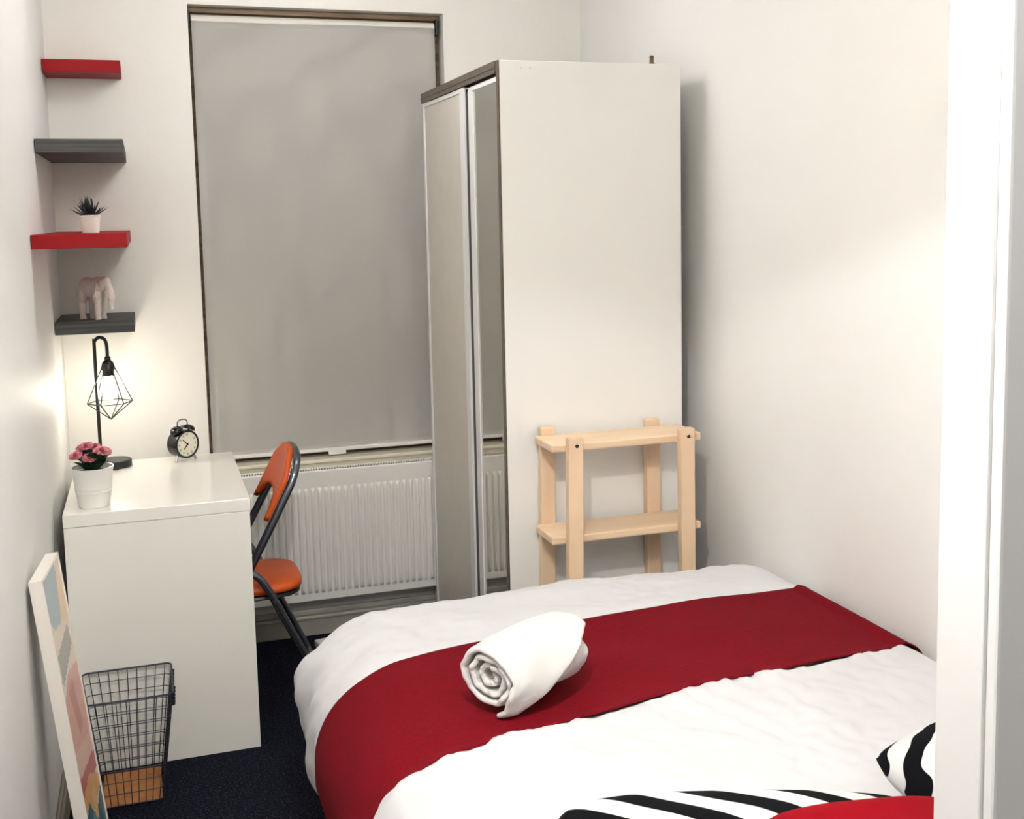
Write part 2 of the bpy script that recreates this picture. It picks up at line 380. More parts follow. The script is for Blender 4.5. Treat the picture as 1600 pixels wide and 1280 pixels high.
# ------------------------------------------------------------------ slatted pine stand
t = thing('shelf_stand', 'small pale pine two-tier shelf stand between wardrobe and bed', 'shelf stand', (1.55, -1.17, 0))
def leg(xa, ya, fr):
    x, y, z = t.location
    bb = nb(); box(bb, xa-x, xa+.044-x, ya-y, ya+.030-y, 0, .926, .003)
    for v in bb.verts:
        if v.co.z < .5: v.co.x -= .010*(.5-0)/.5*(1 if xa < 1.55 else -.4)
    lg = obj('leg', bb, 'pine', t)
    if fr:
        bb = nb(); lathe(bb, [(.0052, 0), (.0052, .0015), (.003, .0018)], 16)
        h = obj('bolt_hole', bb, 'black', lg); h.rotation_euler = (PI/2, 0, 0); h.location = (xa+.024-x, ya-.0001-y, .903); h['label'] = 'black round bolt hole'
leg(1.351, -1.092, False); leg(1.688, -1.092, False); leg(1.371, -1.272, True); leg(1.716, -1.272, True)
rel('board', (1.330, 1.795, -1.2415, -1.0925, .882, .906), 'pine_h', t, .005)
rel('board', (1.328, 1.795, -1.2415, -1.0925, .616, .640), 'pine_h', t, .005)

# ------------------------------------------------------------------ bed
BX0, BX1, BY0, BY1, BT = .580, 1.892, -3.15, -1.318, .585
t = thing('bed', 'dark brown wooden bed frame under the white duvet', 'bed', (1.26, -2.24, 0))
for lx in (.648, 1.80):
    for ly in (-1.425, -3.08):
        rel('leg', (lx, lx+.07, ly, ly+.07, 0, .23), 'bedwood', t, .004)
rel('side_rail', (.65, .68, -3.07, -1.36, .2305, .31), 'bedwood', t, .003); rel('side_rail', (1.83, 1.86, -3.07, -1.36, .2305, .31), 'bedwood', t, .003)
rel('end_rail', (.68, 1.83, -1.39, -1.36, .2305, .31), 'bedwood', t, .003); rel('end_rail', (.68, 1.83, -3.07, -3.04, .2305, .31), 'bedwood', t, .003)
for k in range(12):
    yy = -2.98+k*.138; rel('slat', (.681, 1.829, yy, yy+.06, .285, .30), 'pine_h', t)
b = nb(); box(b, -.535, .535, -.80, .80, 0, .165, .05, 3)
tag(auto(obj('mattress', b, 'mattress', loc=(1.262, -2.215, .311))), 'off-white mattress hidden under the white duvet', 'mattress')

RAD = .20; HANG = .40
IX0, IX1, IY0, IY1 = BX0+RAD, BX1-.07, BY0+RAD, BY1-RAD
def fbm(x, y, z): return noise.noise(Vector((x, y, z)))
def run_far(x): return -1.82+.10*(x-.715)
def run_near(x): return -2.290+.128*(x-.765)
def sstep(a, b_, x):
    tt = max(0, min(1, (x-a)/(b_-a))); return tt*tt*(3-2*tt)
def bed_map(a, bq, extra=0, duvet=True):
    qx = min(max(a, IX0), IX1); qy = min(max(bq, IY0), IY1)
    dx, dy = a-qx, bq-qy; d = max(abs(dx), abs(dy)); h = math.hypot(dx, dy)
    ux, uy = (dx/h, dy/h) if h > 1e-9 else (0, 0)
    r = min(RAD, .07/max(ux, .001))
    q = r*PI/2
    # crown
    cx = (qx-IX0)/(IX1-IX0); cy = (qy-IY0)/(IY1-IY0)
    top = BT-.012+.016*math.sin(PI*min(max(cx, 0), 1))+.006*math.sin(PI*cy)
    if d < q:
        hx = r*math.sin(d/r); z = top-r+r*math.cos(d/r); nh = math.sin(d/r); nz = math.cos(d/r)
    else:
        e = d-q; tuck = .9*max(0, e-.05)**1.4 if ux < .5 else 0
        hx = r-tuck; z = top-r-e; nh = 1; nz = 0
    p = Vector((qx+ux*hx, qy+uy*hx, z)); nrm = Vector((ux*nh, uy*nh, nz))
    px, py = p.x, p.y
    side = sstep(.10, .3, d)
    disp = .006*fbm(px*5, py*5, z*5)
    rf, rn = run_far(px), run_near(px)
    inr = sstep(rf+.05, rf-.02, py)*(1-sstep(rn+.03, rn-.05, py))
    disp -= .012*inr*(1-.6*side)
    base_ = disp
    if duvet:
        # creases running out of the runner
        wn = math.exp(-max(0, rn-py)/.16)*(1 if py < rn+.05 else math.exp(-(py-rn-.05)/.02))
        ang = px*1.0+.45*(py-rn)
        disp += .009*wn*fbm(ang*17, py*2.5, 3.3)+.006*wn*fbm(ang*33, py*4, 9.1)
        sc_ = .5+.5*fbm(px*24, 1.3, 2)+.35*fbm(px*55, .3, 6)
        disp += (.006+.012*sc_)*math.exp(-((py-rn+.018)/.030)**2)*(1-.5*side)
        wf = math.exp(-max(0, py-rf)/.12)*(1 if py > rf-.04 else 0)
        disp += .004*wf*fbm(px*16, py*3, 5.1)
        # long soft folds and puffiness
        disp += .012*fbm(px*9+py*4, py*9-px*3, z*6)*(.5+side)
        sx = px+py
        disp += side*(.030*fbm(py*8+px*8, z*3, 1.7)+.020*fbm(py*19+px*19+z*5, z*6+py*2, 4.2))
        disp += .0045*fbm(px*28+py*12, py*30-px*14, z*22)
        inr2 = sstep(rf+.06, rf+.015, py)*(1-sstep(rn+.05, rn+.02, py)); disp = base_+(disp-base_)*(1-.92*inr2)
    if ux > .3: disp *= .25
    if ux > .3 and disp > 0: disp = 0
    if uy < -.3 and disp > 0: disp *= .3
    return p+nrm*(disp+extra)
def sheet(avals, bfun, nb_, extra, duvet, thick):
    bb = nb(); G = []
    for a in avals:
        G.append([bb.verts.new(bed_map(a, bfun(a, k/nb_), extra, duvet)) for k in range(nb_+1)])
    for A, B in zip(G, G[1:]):
        for k in range(nb_): bb.faces.new((A[k], A[k+1], B[k+1], B[k]))
    bmesh.ops.recalc_face_normals(bb, faces=bb.faces)
    mid = G[len(G)//2][nb_//2]
    if mid.link_faces[0].normal.z < 0: bmesh.ops.reverse_faces(bb, faces=bb.faces)
    bmesh.ops.solidify(bb, geom=bb.faces[:], thickness=thick)
    return bb
NA, NBB = 170, 210
a0, a1 = IX0-HANG-.10, IX1+.24; b0, b1 = IY0-.16, IY1+HANG+.10
av = [a0+(a1-a0)*i/NA for i in range(NA+1)]
bb = sheet(av, lambda a, k: b0+(b1-b0)*k, NBB, 0, True, .012)
tag(obj('duvet', bb, 'duvet', smooth=True), 'puffy white duvet spread over the bed with its edge hanging down', 'duvet')
def rb(a, k):
    x = max(a, IX0-.10)
    f = run_far(x); n_ = run_near(x)
    if a < IX0: pass
    return n_+(f-n_)*k
ar = [IX0-HANG-.13+(IX1+.10-(IX0-HANG-.13))*i/150 for i in range(151)]
bb = sheet(ar, rb, 46, .012, False, .003)
tag(obj('bed_runner', bb, 'runner', smooth=True), 'dark red woven runner laid across the white duvet', 'bed runner')

# towel: rolled spiral with a loose outer flap
def towel():
    bb = nb(); ns, nt_ = 30, 170; Lh = .118
    G = []
    for i in range(ns+1):
        s = i/ns; ax = (s-.5)*2*Lh
        endphi = math.radians(-72+122*s**.9)       # outer flap edge climbs towards the far end
        total = math.radians(90)-endphi+2*PI*3.0
        row = []
        for k in range(nt_+1):
            th = total*k/nt_; phi = endphi+(total-th)  # from core outwards, clockwise over the top
            r = .010+(.067)*(th/total)**.9
            lump = 1+.05*fbm(math.cos(phi)*2, math.sin(phi)*2, s*3)+.10*fbm(math.cos(phi)*4+k*.01, math.sin(phi)*4, s*9)*(abs(s-.5)*2)**4
            e = abs(s-.5)*2
            inset = .020*(1-th/total)*(1 if s < .5 else -1)*e**4+.010*e**6*fbm(phi*1.7, th*.6, s)
            taper = 1-.10*e**5; r += .007*sstep(math.radians(38), 0, total-th)
            row.append(bb.verts.new((ax+inset, math.cos(phi)*r*lump*taper*1.18, math.sin(phi)*r*lump*taper*.98)))
        G.append(row)
    for A, B in zip(G, G[1:]):
        for k in range(nt_): bb.faces.new((A[k], A[k+1], B[k+1], B[k]))
    bmesh.ops.recalc_face_normals(bb, faces=bb.faces)
    bmesh.ops.solidify(bb, geom=bb.faces[:], thickness=.011)
    return bb
tw = obj('rolled_towel', towel(), 'terry', smooth=True, loc=(.960, -2.122, .662))
# local x = roll axis, local -y -> towards camera; mirror so that +y(local phi=0) faces the camera
tw.data.transform(Matrix.Scale(-1, 4, (0, 1, 0))); tw.data.flip_normals()
tw.rotation_euler = (0, math.radians(-2), math.radians(27))
sm = tw.modifiers.new('sub', 'SUBSURF'); sm.levels = 1; sm.render_levels = 1
tag(tw, 'rolled white bath towel lying on the red runner', 'towel')

# pillows
def pillow(name, w_, h_, th, m, loc, rot, label, cat):
    bb = nb(); n_ = 34; G = {}
    for sgn in (1, -1):
        for i in range(n_+1):
            for j in range(n_+1):
                u, v = -1+2*i/n_, -1+2*j/n_
                if sgn < 0 and (i in (0, n_) or j in (0, n_)): G[(sgn, i, j)] = G[(1, i, j)]; continue
                pin = 1-.10*(abs(u)*abs(v))**2*0+.0
                x = u*w_/2*(1-.07*(1-v*v)*abs(u)**3*-0-.06*(1-abs(v))**0*(1-(1-abs(u))**2)*(1-v*v)*.8)
                y = v*h_/2*(1-.06*(1-u*u)*.8)
                prof = (max(0, 1-abs(u)**2.6)*max(0, 1-abs(v)**2.6))**.55
                x *= math.sqrt(1-.30*v*v*u*u); y *= math.sqrt(1-.30*u*u*v*v)
                z = sgn*th/2*prof*(1+.12*fbm(u*2+loc[0]*9, v*2, sgn))
                G[(sgn, i, j)] = bb.verts.new((x, y, z))
    for sgn in (1, -1):
        for i in range(n_):
            for j in range(n_):
                f = [G[(sgn, i, j)], G[(sgn, i+1, j)], G[(sgn, i+1, j+1)], G[(sgn, i, j+1)]]
                bb.faces.new(f if sgn > 0 else f[::-1])
    o = obj(name, bb, m, smooth=True, loc=loc); o.rotation_euler = [math.radians(a) for a in rot]
    return tag(o, label, cat)
pillow('zebra_pillow', .62, .43, .10, 'zebra', (1.035, -2.925, .650), (0, 0, -19), 'black and white zebra striped pillow under the red cushion', 'pillow')
pillow('zebra_pillow', .50, .40, .15, 'zebra_rings', (1.562, -2.90, .678), (0, 0, 4), 'black and white zebra pillow with curling stripes by the right wall', 'pillow')
pillow('red_cushion', .36, .22, .085, 'cushion_red', (1.165, -3.06, .730), (0, 6, -2), 'red cushion lying on top of the zebra pillow', 'cushion')

# ------------------------------------------------------------------ folding chair
t = thing('folding_chair', 'orange vinyl folding chair with dark metal tubes beside the desk', 'chair', (.55, -.58, 0))
def ct(pts): return [Vector(p)-Vector((.55, 0, 0)) for p in pts]
H = .165
def side(s):
    return [(.27, s*.185, .012), (.41, s*.178, .27), (.545, s*.172, .525), (.618, s*.168, .66), (.668, s*.158, .755), (.688, s*.125, .808), (.694, s*.06, .824)]
lp = ct(side(-1)); rp_ = ct(side(1))[::-1]
b = nb(); tube(b, lp+ct([(.695, 0, .827)])+rp_, .0125, 12, 6); auto(obj('back_frame', b, 'tube', t))
for s in (-1, 1):
    b = nb(); tube(b, ct([(.44, s*.193, .470), (.50, s*.193, .492), (.548, s*.193, .482), (.580, s*.191, .437), (.603, s*.189, .388), (.70, s*.184, .175), (.772, s*.180, .014)]), .0115, 12, 6)
    lg = auto(obj('rear_leg', b, 'tube', t))
    b = nb(); tube(b, ct([(.768, s*.180, .022), (.778, s*.180, .001)]), .0135, 12, 1); obj('rubber_foot', b, 'black', lg)
    b = nb(); tube(b, ct([(.275, s*.1846, .022), (.263, s*.1856, .001)]), .0145, 12, 1); obj('rubber_foot', b, 'black', t)
    b = nb(); tube(b, ct([(.600, s*.150, .396), (.600, s*.203, .396)]), .006, 10, 1); obj('rivet', b, 'rivet', t)
b = nb(); tube(b, ct([(.735, -.182, .10), (.735, .182, .10)]), .009, 10, 1); obj('stretcher', b, 'tube', t)
b = nb(); tube(b, ct([(.35, -.181, .16), (.35, .181, .16)]), .009, 10, 1); obj('stretcher', b, 'tube', t)
# seat pad: rounded superellipse with a domed top
def seat(x0, x1, hw_, z0, z1):
    bb = nb(); N = 48; cx, hx = (x0+x1)/2, (x1-x0)/2
    lv = [(.93, z0), (1.0, z0+.006), (1.0, z1-.014), (.965, z1-.005), (.85, z1), (.5, z1+.006), (.05, z1+.008)]
    R2 = []
    for sc, z in lv:
        ring = []
        for k in range(N):
            a = 2*PI*k/N; c, s = math.cos(a), math.sin(a)
            ring.append(bb.verts.new((cx+hx*sc*math.copysign(abs(c)**.55, c)-.55, hw_*sc*math.copysign(abs(s)**.5, s)*(1-.07*(c > 0)*abs(c)), z)))
        R2.append(ring)
    for A, B in zip(R2, R2[1:]):
        for k in range(N): bb.faces.new((A[k], A[(k+1) % N], B[(k+1) % N], B[k]))
    bb.faces.new(R2[0][::-1]); bb.faces.new(R2[-1]); return bb
obj('seat', seat(.38, .697, .158, .405, .438), 'orange', t, True)
b = seat(.385, .692, .150, .388, .405); auto(obj('seat_pan', b, 'black', t))
# backrest pad
b = nb(); NU, NV = 24, 14; G = []
def lean(z):   # x of the tube line at height z
    pts = [(.525, .545), (.66, .618), (.755, .668), (.808, .688), (.83, .694)]
    for (za, xa), (zb, xb) in zip(pts, pts[1:]):
        if z <= zb: return xa+(xb-xa)*(z-za)/(zb-za)
    return .694
for i in range(NU+1):
    s = -1+2*i/NU; lo = .705-.065*abs(s)**3; hi = .838-.05*abs(s)**4; row = []
    for j in range(NV+1):
        z = lo+(hi-lo)*j/NV; wv = .172-.055*sstep(.75, .835, z)
        row.append(b.verts.new((lean(z)-.55-.016+.010*(1-s*s), s*wv, z)))
    G.append(row)
for A, B in zip(G, G[1:]):
    for k in range(NV): b.faces.new((A[k], A[k+1], B[k+1], B[k]))
bmesh.ops.recalc_face_normals(b, faces=b.faces)
bmesh.ops.solidify(b, geom=b.faces[:], thickness=.016)
obj('backrest', b, 'orange', t, True)

# ------------------------------------------------------------------ desk lamp
t = thing('desk_lamp', 'black wire-cage table lamp with a glowing bulb on the desk', 'lamp', (.150, -.262, DH))
b = nb(); lathe(b, [(.050, 0), (.055, .003), (.055, .021), (.052, .024), (.001, .024)], 48); auto(obj('base', b, 'black', t))
b = nb(); box(b, -.012, .014, -.066, -.046, .0, .028, .003); obj('switch_block', b, 'black', t)
b = nb(); pts = [(-.040, 0, .022), (-.040, 0, .15), (-.040, 0, .40), (-.037, 0, .418), (-.026, 0, .428), (-.012, 0, .425), (-.004, 0, .412), (-.002, 0, .39), (-.002, 0, .362)]
tube(b, pts, .0055, 12, 5); auto(obj('pole', b, 'black', t))
b = nb(); lathe(b, [(.006, .366), (.010, .362), (.010, .354), (.017, .346), (.022, .328), (.022, .322), (.018, .320), (.018, .303), (.016, .302)], 28, (-.002, 0, 0)); so = auto(obj('socket', b, 'black_plastic', t))
b = nb(); cz_t, cz_m, cz_b, rt_, rm_ = .326, .214, .158, .021, .070
NV6 = 6
ang = [math.radians(8)+2*PI*k/NV6 for k in range(NV6)]
T_ = [(-.002+rt_*math.cos(a), rt_*math.sin(a), cz_t) for a in ang]; Mm = [(-.002+rm_*math.cos(a), rm_*math.sin(a), cz_m) for a in ang]
for k in range(NV6):
    tube(b, [T_[k], Mm[k]], .0018, 6, 1); tube(b, [Mm[k], Mm[(k+1) % NV6]], .0018, 6, 1); tube(b, [T_[k], T_[(k+1) % NV6]], .0018, 6, 1); tube(b, [Mm[k], (-.002, 0, cz_b)], .0018, 6, 1)
obj('cage_shade', b, 'black', t)
em = bpy.data.materials.new('bulb_glow'); em.use_nodes = True
pb = em.node_tree.nodes['Principled BSDF']; pb.inputs['Base Color'].default_value = (1, .9, .7, 1)
pb.inputs['Emission Color'].default_value = (1, .92, .76, 1); pb.inputs['Emission Strength'].default_value = 40
b = nb(); lathe(b, [(.012, .300), (.013, .292), (.020, .276), (.0245, .256), (.023, .240), (.016, .228), (.006, .2225), (.001, .222)], 24, (-.002, 0, 0)); obj('bulb', b, em, t, True)

# ------------------------------------------------------------------ alarm clock
t = thing('alarm_clock', 'black twin-bell alarm clock on the desk', 'clock', (.378, -.270, DH), math.radians(36))
Rf = .047; zc = .058
def ydisc(bb, prof, c, seg=40):     # lathe around -y axis
    tmp = nb(); lathe(tmp, prof, seg); me = bpy.data.meshes.new('tmp'); tmp.to_mesh(me); tmp.free()
    me.transform(Matrix.Translation(c) @ Matrix.Rotation(PI/2, 4, 'X')); bb.from_mesh(me); bpy.data.meshes.remove(me)
b = nb(); ydisc(b, [(.040, -.045), (.046, -.040), (Rf, -.02), (Rf+.001, .0), (Rf, .008), (.042, .0105), (.0405, .006)], (0, 0, zc)); auto(obj('case', b, 'black_plastic', t))
b = nb(); ydisc(b, [(.0405, .0), (.0405, .0062)], (0, 0, zc)); dl = obj('dial', b, 'dial', t)
for h in range(1, 13):
    cu = bpy.data.curves.new('n', 'FONT'); cu.body = str(h); cu.size = .0105; cu.align_x = 'CENTER'; cu.align_y = 'CENTER'; cu.extrude = .0002
    to = bpy.data.objects.new('n', cu); me = bpy.data.meshes.new_from_object(to); bpy.data.objects.remove(to)
    me.materials.clear(); me.materials.append(M_['black'])
    o = bpy.data.objects.new('numeral', me); C.objects.link(o); o.parent = dl
    a = 2*PI*h/12; o.rotation_euler = (PI/2, 0, 0); o.location = (.0325*math.sin(a), -.0066, zc+.0325*math.cos(a))
def hand(ang_, ln, wd, nm):
    bb = nb(); box(bb, -wd/2, wd/2, -.0082, -.0072, -.004, ln, .0003); o = obj(nm, bb, 'black', t); o.location = (0, 0, zc); o.rotation_euler = (0, ang_, 0)
hand(math.radians(-47), .026, .0028, 'minute_hand'); hand(math.radians(-137), .022, .0034, 'hour_hand')
b = nb(); ydisc(b, [(.003, .007), (.003, .009)], (0, 0, zc), 12); obj('hub', b, 'black', t)
for s in (-1, 1):
    b = nb(); pr = [(.0205, 0), (.020, .006), (.016, .012), (.009, .0155), (.001, .0165)]; lathe(b, pr, 28)
    be = auto(obj('bell', b, 'black_plastic', t)); be.location = (s*.0245, .015, zc+.0445); be.rotation_euler = (0, s*math.radians(26), 0)
    b = nb(); tube(b, [(s*.018, .012, zc+.035), (s*.0265, .012, zc+.052)], .003, 8, 1); obj('bell_post', b, 'black_plastic', t)
    b = nb(); tube(b, [(s*.030, .008, zc-.034), (s*.040, .004, zc-.0560)], [.0035, .0045], 10, 1); obj('foot', b, 'chrome', t)
b = nb(); tube(b, [(-.020, .015, zc+.062), (-.019, .015, zc+.074), (-.009, .015, zc+.081), (.009, .015, zc+.081), (.019, .015, zc+.074), (.020, .015, zc+.062)], .0017, 8, 5); obj('handle', b, 'black', t)
b = nb(); tube(b, [(0, .015, zc+.045), (0, .015, zc+.060)], .0022, 8, 1); tube(b, [(-.005, .015, zc+.060), (.005, .015, zc+.060)], .0035, 8, 1); obj('striker', b, 'chrome', t)

# ------------------------------------------------------------------ flower pot
t = thing('flower_pot', 'white ridged pot of pink flowers on the near desk corner', 'potted plant', (.108, -.795, DH))
b = nb(); lathe(b, [(.040, 0), (.0425, .002), (.0475, .040), (.0490, .042), (.0495, .046), (.0488, .049), (.0503, .052), (.0508, .056), (.0500, .059), (.0548, .1), (.0572, .108), (.0572, .113), (.0545, .113), (.0525, .100), (.001, .098)], 56); auto(obj('pot', b, 'pot', t), 30)
b = nb(); lathe(b, [(.0515, .0985), (.03, .101), (.001, .102)], 24); obj('soil', b, 'soil', t)
fl = [(-.040, -.012, .148, .020), (-.022, .012, .166, .020), (-.004, -.018, .140, .021), (.010, .018, .165, .018), (.028, -.010, .156, .023), (-.012, -.002, .172, .019), (.038, .010, .150, .018)]
for fx, fy, fz, fr in fl:
    fr *= 1.08
    b = nb(); tube(b, [(fx*.3, fy*.3, .095), (fx*.7, fy*.7, (fz+.1)/2+.01), (fx, fy, fz)], .0014, 6, 4); stm = obj('stem', b, 'leaf', t)
    b = nb(); nrm = Vector((fx*6, fy*6-.35, .8)).normalized(); q = nrm.to_track_quat('Z', 'Y')
    for ring, (cnt, ln, el) in enumerate(((14, 1.0, .15), (12, .82, .55), (8, .55, 1.0))):
        for k in range(cnt):
            a = 2*PI*(k+.5*ring)/cnt; L = fr*ln*random.uniform(.88, 1.08); wd = fr*.2
            ca, sa = math.cos(a), math.sin(a)
            P = []
            for u, wv in ((.12, .35), (.5, 1), (.85, .9), (1, .25)):
                zz = L*math.sin(el)*u*(1-.25*u)
                for s in (-1, 1):
                    x = L*u*math.cos(el); y = s*wd*wv
                    P.append(b.verts.new(Vector((fx, fy, fz))+q @ Vector((x*ca-y*sa, x*sa+y*ca, zz))))
            for m_ in range(3): b.faces.new((P[2*m_], P[2*m_+1], P[2*m_+3], P[2*m_+2]))
    fo = obj('flower', b, 'petal', t)
    b = nb(); bmesh.ops.create_uvsphere(b, u_segments=10, v_segments=6, radius=fr*.28, matrix=Matrix.Translation(Vector((fx, fy, fz))+nrm*fr*.25)); obj('flower_centre', b, 'petal_c', fo, True)
def leaf_mesh(L, wd, droop):
    bb = nb(); rows = []
    for i in range(7):
        u = i/6; ww = wd*math.sin(PI*min(1, u*.92+.06))**.8*(1+.15*math.sin(i*3))
        rows.append([bb.verts.new((u*L, s*ww, L*(.5*u-droop*u*u)+abs(s)*ww*.25)) for s in (-1, 0, 1)])
    for A, B in zip(rows, rows[1:]):
        for k in range(2): bb.faces.new((A[k], A[k+1], B[k+1], B[k]))
    bmesh.ops.solidify(bb, geom=bb.faces[:], thickness=.0006); return bb
lo_ = obj('leaf', leaf_mesh(.056, .017, .22), 'leaf', t, True); nlf = 0
for k in range(20):
    o = lo_ if k == 0 else lo_.copy()
    if k: C.objects.link(o); o.parent = t
    a = k*2.4; o.location = (.012*math.cos(a), .012*math.sin(a), .102+.014*(k % 3)); o.rotation_euler = (random.uniform(-.3, .3), random.uniform(-.75, .05), a); o.scale = (random.uniform(.7, 1),)*3

# ------------------------------------------------------------------ succulent
t = thing('succulent', 'spiky dark succulent in a small white pot on the red shelf', 'potted plant', (.143, -.80, 1.5202))
b = nb(); lathe(b, [(.0205, 0), (.0225, .002), (.0270, .044), (.0285, .0455), (.0285, .050), (.0265, .050), (.0255, .045), (.001, .044)], 40); auto(obj('pot', b, 'pot', t), 30)
b = nb(); lathe(b, [(.0252, .0448), (.001, .0455)], 20); obj('soil', b, 'soil', t)
def spike(L, wd):
    bb = nb(); rows = []
    for i in range(6):
        u = i/5; ww = wd*(1-u)**.75*(.75+.5*min(1, u*3)); bend = .14*L*u*u
        rows.append([bb.verts.new((u*L, ww*math.cos(a), bend+.45*ww*math.sin(a))) for a in (0, PI/2, PI, 1.5*PI)] if i < 5 else [bb.verts.new((L, 0, bend))])
    for A, B in zip(rows[:-2], rows[1:-1]):
        for k in range(4): bb.faces.new((A[k], A[(k+1) % 4], B[(k+1) % 4], B[k]))
    for k in range(4): bb.faces.new((rows[-2][k], rows[-2][(k+1) % 4], rows[-1][0]))
    bb.faces.new(rows[0][::-1]); return bb
sp0 = obj('leaf', spike(.055, .0058), 'succ', t, True)
for k in range(34):
    o = sp0 if k == 0 else sp0.copy()
    if k: C.objects.link(o); o.parent = t
    a = k*2.4; el = .12+1.35*(1-k/34)**.9 if k else 1.5
    o.location = (.006*math.cos(a), .006*math.sin(a), .045+.004*(1-k/34)); o.rotation_euler = (0, -el, a); o.scale = (random.uniform(.75, 1.03),)*3

# ------------------------------------------------------------------ elephant
def elephant():
    bb = nb()
    def ell(c, r, rot=(0, 0, 0)):
        Mx = Matrix.Translation(c) @ Matrix.Rotation(rot[2], 4, 'Z') @ Matrix.Rotation(rot[1], 4, 'Y') @ Matrix.Rotation(rot[0], 4, 'X') @ Matrix.Diagonal((*r, 1))
        bmesh.ops.create_uvsphere(bb, u_segments=18, v_segments=12, radius=1, matrix=Mx)
    ell((-.014, 0, .100), (.046, .030, .032)); ell((-.036, 0, .103), (.026, .029, .031)); ell((.012, 0, .104), (.028, .028, .032))
    ell((.040, 0, .112), (.021, .020, .025), (0, .3, 0)); ell((.046, 0, .124), (.013, .015, .012))
    tube(bb, [(.052, 0, .108), (.063, 0, .088), (.067, 0, .064), (.065, 0, .044), (.068, 0, .034), (.074, 0, .030)], [.013]*6+[.0115]*5+[.0095]*5+[.0075]*5+[.006]*5, 10, 5)
    for (lx, ly, zt) in ((-.036, .015, .095), (-.046, -.016, .095), (.010, .016, .09), (.022, -.016, .09)):
        tube(bb, [(lx, ly, zt), (lx+.001, ly, .052), (lx, ly, .014), (lx, ly, .0005)], [.0150]*4+[.0115]*4+[.0100]*3+[.0115]*2, 12, 4)
    for s in (-1, 1):
        ell((.022, s*.0275, .100), (.019, .0045, .026), (s*.18, .1, s*.35))
        tube(bb, [(.054, s*.010, .088), (.066, s*.013, .076), (.076, s*.012, .078)], [.004]*4+[.003]*4+[.0015], 8, 4)
    tube(bb, [(-.060, 0, .105), (-.068, 0, .085), (-.067, 0, .060)], [.004]*4+[.003]*4+[.003], 8, 4)
    return bb
eo = obj('tmp_elephant', elephant(), 'ele')
m1 = eo.modifiers.new('r', 'REMESH'); m1.mode = 'VOXEL'; m1.voxel_size = .0018
m2 = eo.modifiers.new('s', 'SMOOTH'); m2.iterations = 3; m2.factor = .5
m3 = eo.modifiers.new('d', 'DECIMATE'); m3.ratio = .07
dg = bpy.context.evaluated_depsgraph_get(); em_ = bpy.data.meshes.new_from_object(eo.evaluated_get(dg))
bpy.data.objects.remove(eo)
zmin = min(v.co.z for v in em_.vertices)
for v in em_.vertices: v.co.z -= zmin
for p in em_.polygons: p.use_smooth = False
em_.name = 'elephant'; em_.materials.clear(); em_.materials.append(M_['ele'])
eo = bpy.data.objects.new('elephant_figurine', em_); C.objects.link(eo); eo.location = (.125, -.262, 1.2381); eo.rotation_euler = (0, 0, math.radians(-46)); eo.scale = (1.0, 1.0, 1.02)
tag(eo, 'faceted pinkish white elephant figurine on the short grey shelf', 'figurine')

# ------------------------------------------------------------------ wire basket
t = thing('wire_basket', 'dark wire waste basket with a brown base before the desk', 'basket', (.172, -1.018, 0))
TX, TY, BXh, BYh, HB = .118, .116, .080, .098, .300      # half sizes at top and bottom, height
def bk(u, v, z):   # u,v in -1..1
    k = z/HB; return (u*(BXh+(TX-BXh)*k), v*(BYh+(TY-BYh)*k), z)
def rrect(hx, hy, z, r, n_=6):
    P = []
    for cx, cy, a_ in ((hx-r, hy-r, 0), (-hx+r, hy-r, PI/2), (-hx+r, -hy+r, PI), (hx-r, -hy+r, 1.5*PI)):
        for k in range(n_+1): a = a_+PI/2*k/n_; P.append((cx+r*math.cos(a), cy+r*math.sin(a), z))
    return P
b = nb(); tube(b, rrect(TX, TY, HB, .018), .0028, 8, closed=True); obj('rim', b, 'wire', t)
b = nb()
for k in range(0, 9):
    z = .006+k*.033; kk = z/HB
    tube(b, rrect(BXh+(TX-BXh)*kk, BYh+(TY-BYh)*kk, z, .016), .0012, 6, closed=True)
obj('hoop_wires', b, 'wire', t)
for nm, fix in (('near_face_wires', -1), ('far_face_wires', 1)):
    b = nb()
    for k in range(9):
        u = -.86+1.72*k/8; tube(b, [bk(u, fix, .004), bk(u, fix, HB)], .0013, 6, 1)
    obj('face_wires', b, 'wire', t)
for fix in (-1, 1):
    b = nb()
    for k in range(9):
        v = -.86+1.72*k/8; tube(b, [bk(fix, v, .004), bk(fix, v, HB)], .0013, 6, 1)
    obj('side_wires', b, 'wire', t)
b = nb(); box(b, -BXh+.003, BXh-.003, -BYh+.003, BYh-.003, .001, .009, .003); obj('base_board', b, 'cork', t)
b = nb(); 
hp = [bk(1.03, -.55, HB-.004), bk(1.06, -.5, HB-.05), bk(1.06, 0, HB-.062), bk(1.06, .5, HB-.05), bk(1.03, .55, HB-.004)]
tube(b, hp, .0035, 8, 6)
for p in smooth_pts(hp, 5): bmesh.ops.create_icosphere(b, subdivisions=1, radius=.0056, matrix=Matrix.Translation(p))
obj('handle', b, 'wire', t)

